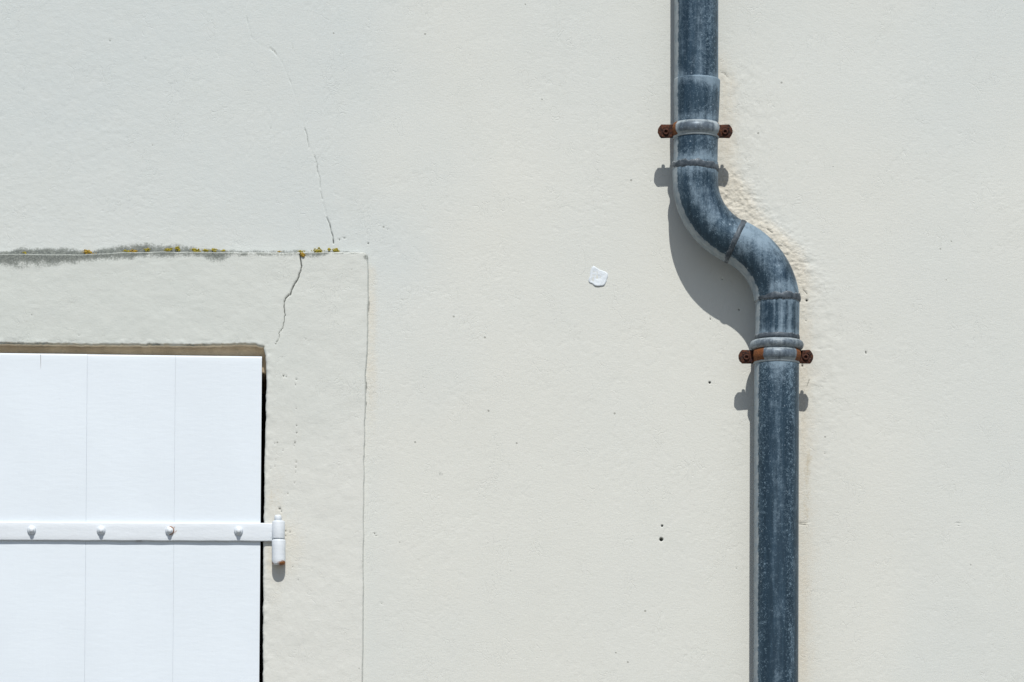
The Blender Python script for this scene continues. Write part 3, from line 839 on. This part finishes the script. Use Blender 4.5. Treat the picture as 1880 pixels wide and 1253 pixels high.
# solder seams: lumpy ragged rings
def solder(path, k, r, w, seed, tilt=0, amp=1.0):
    """ring of solder across the axis at path index, half width w px"""
    p = np.array(path, float); t = np.gradient(p, axis=0); t /= np.linalg.norm(t, axis=1)[:, None]
    c, tt = p[k], t[k]; nn = np.array([tt[1], -tt[0]])
    seg = 120
    ph = np.linspace(0, 2 * math.pi, seg, endpoint=False)
    lv = np.array([-1, -.85, -.5, 0, .5, .85, 1.0])
    hv = np.array([-.8, .35, .8, 1.0, .8, .35, -.8])
    L, PH = np.meshgrid(lv, ph, indexing='ij'); Hh, _ = np.meshgrid(hv, ph, indexing='ij')
    cu, cv = np.cos(PH) * 3.2 + seed * 7.1, np.sin(PH) * 3.2
    scal = np.abs(np.sin(PH * 4.5 + seed + 2.2 * fbm(np.cos(PH) + seed, np.sin(PH), seed, 2)))
    top = w * (.70 + .42 * scal * amp + .5 * (fbm(cu * 2, cv * 2, seed, 3) - .5) * amp)
    bot = w * (.75 + .35 * (fbm(cu * 2 + 9, cv * 2, seed + 3, 3) - .5) * 2 * amp)
    off = np.where(L < 0, L * top, L * bot) + tilt * np.cos(PH)
    RR = r + Hh * (.8 + .7 * fbm(cu, cv + L, seed + 5, 3)) + .5 * scal * (1 - np.abs(L))
    gx = c[0] + tt[0] * off + nn[0] * RR * np.cos(PH); gy = c[1] + tt[1] * off + nn[1] * RR * np.cos(PH)
    V = np.stack([(gx - CX) / 1000 * KP, -HP - RR * KP / 1000 * np.sin(PH), EYE + (EYEROW - gy) / 1000 * KP], -1)
    at = dict(bloom=.25 + .6 * sst(.55, 1, np.abs(L)) + .4 * sst(-.8, -.95, np.cos(PH)))
    o = link('solder_seam', mesh_np('solder_seam', V.reshape(-1, 3), grid_faces(len(lv), seg, wrap=True, flip=True), at), m_solder)
    child_fix(o, pipe)
vp = lambda x, y: [(x, y - 2), (x, y), (x, y + 2)]
solder(vp(1276.6, 308.5), 1, 41.9, 8.0, 3, tilt=2.5)
solder(e1 + e2[1:], len(e1) - 1, 41.2, 7.0, 5, amp=.35)
solder(vp(1427.6, 549.5), 1, 41.4, 8.0, 8, tilt=0)
solder(vp(1426.6, 621.5), 1, 40.6, 6.0, 12, tilt=0, amp=.8)

# ------------------------------------------------------------------ pipe clips
def clip(cx, cy, label, rl, rr, seed):
    root = empty('pipe_clip', P(cx, cy, HP))
    tag(root, label, 'clip', 'rusty clips holding the downpipe')
    w = 13.5
    # band: edge flanges plus a pressed bulge across the front
    lv = [-w, -w, -w + .8, -9.5, -8, -6.2, -4, -1.5, 1.5, 4, 6.2, 7.6, 9, w - .8, w, w]
    seg = 120
    ph = np.linspace(0, 2 * math.pi, seg, endpoint=False)
    L, PH = np.meshgrid(np.array(lv), ph, indexing='ij')
    basep = np.array([40.5, 41.8, 42.4, 42.5] + [42.5] * 8 + [42.5, 42.3, 41.8, 40.5])
    RR = np.meshgrid(basep, ph, indexing='ij')[0]
    aw = sst(.18, .42, np.sin(PH)) 
    Lc = L + 1.2
    bul = np.sqrt(np.clip(1 - (Lc / 9.6) ** 2, 0, 1)) * 5.2
    RR = RR + bul * aw
    gx = cx + RR * np.cos(PH); gy = cy + L
    V = np.stack([(gx - CX) / 1000 * KP, -HP - RR * KP / 1000 * np.sin(PH), EYE + (EYEROW - gy) / 1000 * KP], -1)
    u, f = np.cos(PH), np.sin(PH)
    rust = .85 * sst(rl - .10, rl + .10, -u) * (u < 0) * sst(12.8, 8, L) + .85 * sst(rr - .08, rr + .08, u) * (u > 0) * sst(12.8, 8, L) + 0 * L
    rust = np.where(f < 0, .8, rust)
    at = dict(bloom=.30 + .65 * sst(6.0, 9.5, np.abs(Lc)) + .6 * sst(.6, .8, np.abs(u)), speck=.5 + 0 * L, rust=rust)
    o = link('band', mesh_np('band', V.reshape(-1, 3), grid_faces(len(lv), seg, wrap=True, flip=True), at), m_band)
    child_fix(o, root)
    for s in (-1, 1):
        # ear: rounded plate, slightly bent, with folded lower lip
        ln, hh = (28.5 if s < 0 else 26.0), 12.6
        out = []
        N = 14
        x_in = 36.0
        xo = 41.5 + ln
        rng = random.Random(seed * 5 + s)
        prof = [(x_in, -hh), (x_in + 8, -hh + .4), (xo - 7, -hh)]
        for k in range(N + 1):
            a = -math.pi / 2 + math.pi * k / N
            tt_ = -1 + 2 * k / N
            prof.append((xo - 6.0 * tt_ * tt_, hh * tt_ * .97))
        prof += [(xo - 7, hh), (x_in + 8, hh - .4), (x_in, hh)]
        vv = []; n = len(prof)
        def hz(x, y): return (mnoise.noise(Vector((x / 9 + seed, y / 9, s))) * .7 + 1.2 * ((x - 41) / 30) ** 2) / 1000
        cxm = sum(p[0] for p in prof) / n
        for lev, (sc, dz) in enumerate([(1, -.0046), (1, .0012), (.94, .0024), (.55, .0021), (.1, .0019)]):
            for (x, y) in prof:
                xx = cxm + (x - cxm) * sc; yy = y * sc
                jit = rng.uniform(-.35, .35) if lev < 3 else 0
                vv.append(P(cx + s * (xx + jit), cy + yy + jit, HP + dz + hz(xx, yy)))
        ff = []
        for lev in range(4):
            for i in range(n):
                q = (lev * n + i, lev * n + (i + 1) % n, (lev + 1) * n + (i + 1) % n, (lev + 1) * n + i)
                ff.append(q if s < 0 else q[::-1])
        back = tuple(range(n)); front = tuple(range(4 * n, 5 * n))
        ff.append(back); ff.append(front)
        e = pyd('ear', vv, ff, m_rust, smooth=True)
        child_fix(e, root)
        # screw: domed slotted head in front, shank and nut towards the wall
        sxp, syp = cx + s * (41.5 + ln * .47), cy + .5
        pr = [(5.4, -1.0), (6.0, .6), (5.9, 2.2), (4.9, 3.6), (3.3, 4.2), (2.9, 1.0), (.6, .6)]
        b = lathe('screw', pr, sxp, syp, HP + .002, m_screw, 16, wob=.12)
        child_fix(b, e)
        sh_ = []
        m = 10
        for hz_ in (HP - .001, HP - .015):
            for i in range(m):
                a = 2 * math.pi * i / m
                sh_.append(P(sxp + 3.2 * math.cos(a), syp + 3.2 * math.sin(a), hz_))
        nf = [(i, (i + 1) % m, m + (i + 1) % m, m + i) for i in range(m)] + [tuple(range(m)), tuple(range(m, 2 * m))]
        t_ = pyd('screw_shank', sh_, nf, m_screw, smooth=False); child_fix(t_, e)
    # rod that ties the clip to the wall behind the pipe
    v = []
    m = 12
    for hz_ in (.022, -.02):
        for i in range(m):
            a = 2 * math.pi * i / m
            v.append(P(cx + 5 * math.cos(a), cy + 5 * math.sin(a), hz_))
    rd = pyd('wall_rod', v, [(i, (i + 1) % m, m + (i + 1) % m, m + i) for i in range(m)], m_rust); child_fix(rd, root)
    return root
clip(1277.6, 241.5, 'upper rusty clip on the downpipe, just above the bend', .80, .88, 1)
clip(1425.6, 655.5, 'lower rusty clip on the downpipe, just under the collar ring', .55, .72, 2)

# ------------------------------------------------------------------ lichen on the ledge
LICH = [(46, 465, 6, 4, 0, 'tiny leftmost yellow lichen speck on the mossy ledge above the shutter'),
        (161, 463.5, 17, 7, 1, 'wide yellow lichen tuft, alone in the left half of the ledge'),
        (233, 461.5, 10, 4, 0, 'first flat yellow lichen tuft left of the touching pair of long ones'),
        (246, 461, 13, 4, 1, 'long flat orange-yellow lichen tuft on the ledge above the middle of the shutter'),
        (270, 459, 9, 6, 0, 'faint green-yellow lichen tuft in the mossiest part of the ledge'),
        (309, 459, 12, 6, 0, 'bright yellow lichen tuft, left one of a close pair of the ledge'),
        (326, 457.5, 9, 7, 0, 'small upright yellow lichen tuft, right one of a close pair on the ledge'),
        (358, 460, 15, 5, 0, 'low wide yellow lichen tuft, leftmost of four in a row at the middle ledge'),
        (376, 459.5, 11, 5, 0, 'rounded yellow lichen tuft, second of four in a row at the middle ledge'),
        (393, 459, 9, 5, 0, 'pale yellow lichen tuft, third of four in a row at the middle ledge'),
        (410, 460.5, 9, 3, 0, 'thin yellow lichen tuft, last of four in a row at the middle ledge'),
        (512, 462.5, 8, 2.5, 1, 'thin ochre lichen smear on the ledge left of the crack'),
        (553, 461.5, 13, 3, 0, 'thin yellow lichen strip right above the top of the surround crack'),
        (555.5, 468, 9, 8, 1, 'round ochre lichen button at the top end of the surround crack'),
        (583.5, 460.5, 16, 7, 0, 'biggest bright yellow lichen tuft right of the surround crack'),
        (604, 459.5, 6, 4, 0, 'tiny yellow lichen speck between the two large tufts near the corner'),
        (617, 459.5, 12, 7, 0, 'rightmost yellow lichen tuft on the ledge, below the wall crack')]
import bmesh as bmh
for k, (lx, ly, w, h, kind, lab) in enumerate(LICH):
    rng = random.Random(100 + k)
    bm = bmh.new()
    cnt = max(10, int(w * h / 2.2))
    for q in range(cnt):
        a = rng.gauss(0, .30); b = rng.gauss(0, .25)
        r = rng.uniform(.9, 2.3) * (1 - .5 * min(1, abs(a) * 1.5)) * min(1, h / 5 + .25)
        zz = 0.0055 if ly > 466 else 0.0015
        if ly > 466: zz = .0088
        c = P(lx + a * w, ly + b * h, zz + rng.uniform(0, .0022))
        ret = bmh.ops.create_icosphere(bm, subdivisions=1, radius=r / 1000)
        for vtx in ret['verts']:
            n_ = mnoise.noise(vtx.co * 900 + Vector((q, k, 0))) * .5 + 1
            vtx.co = Vector((vtx.co.x * n_ * 1.2, vtx.co.y * n_ * .8, vtx.co.z * n_)) + Vector(c)
    me = bpy.data.meshes.new('lichen_tuft'); bm.to_mesh(me); bm.free()
    o = link('lichen_tuft', me, m_lich2 if kind else m_lich, smooth=True)
    tag(o, lab, 'lichen', 'lichen tufts along the ledge of the surround')
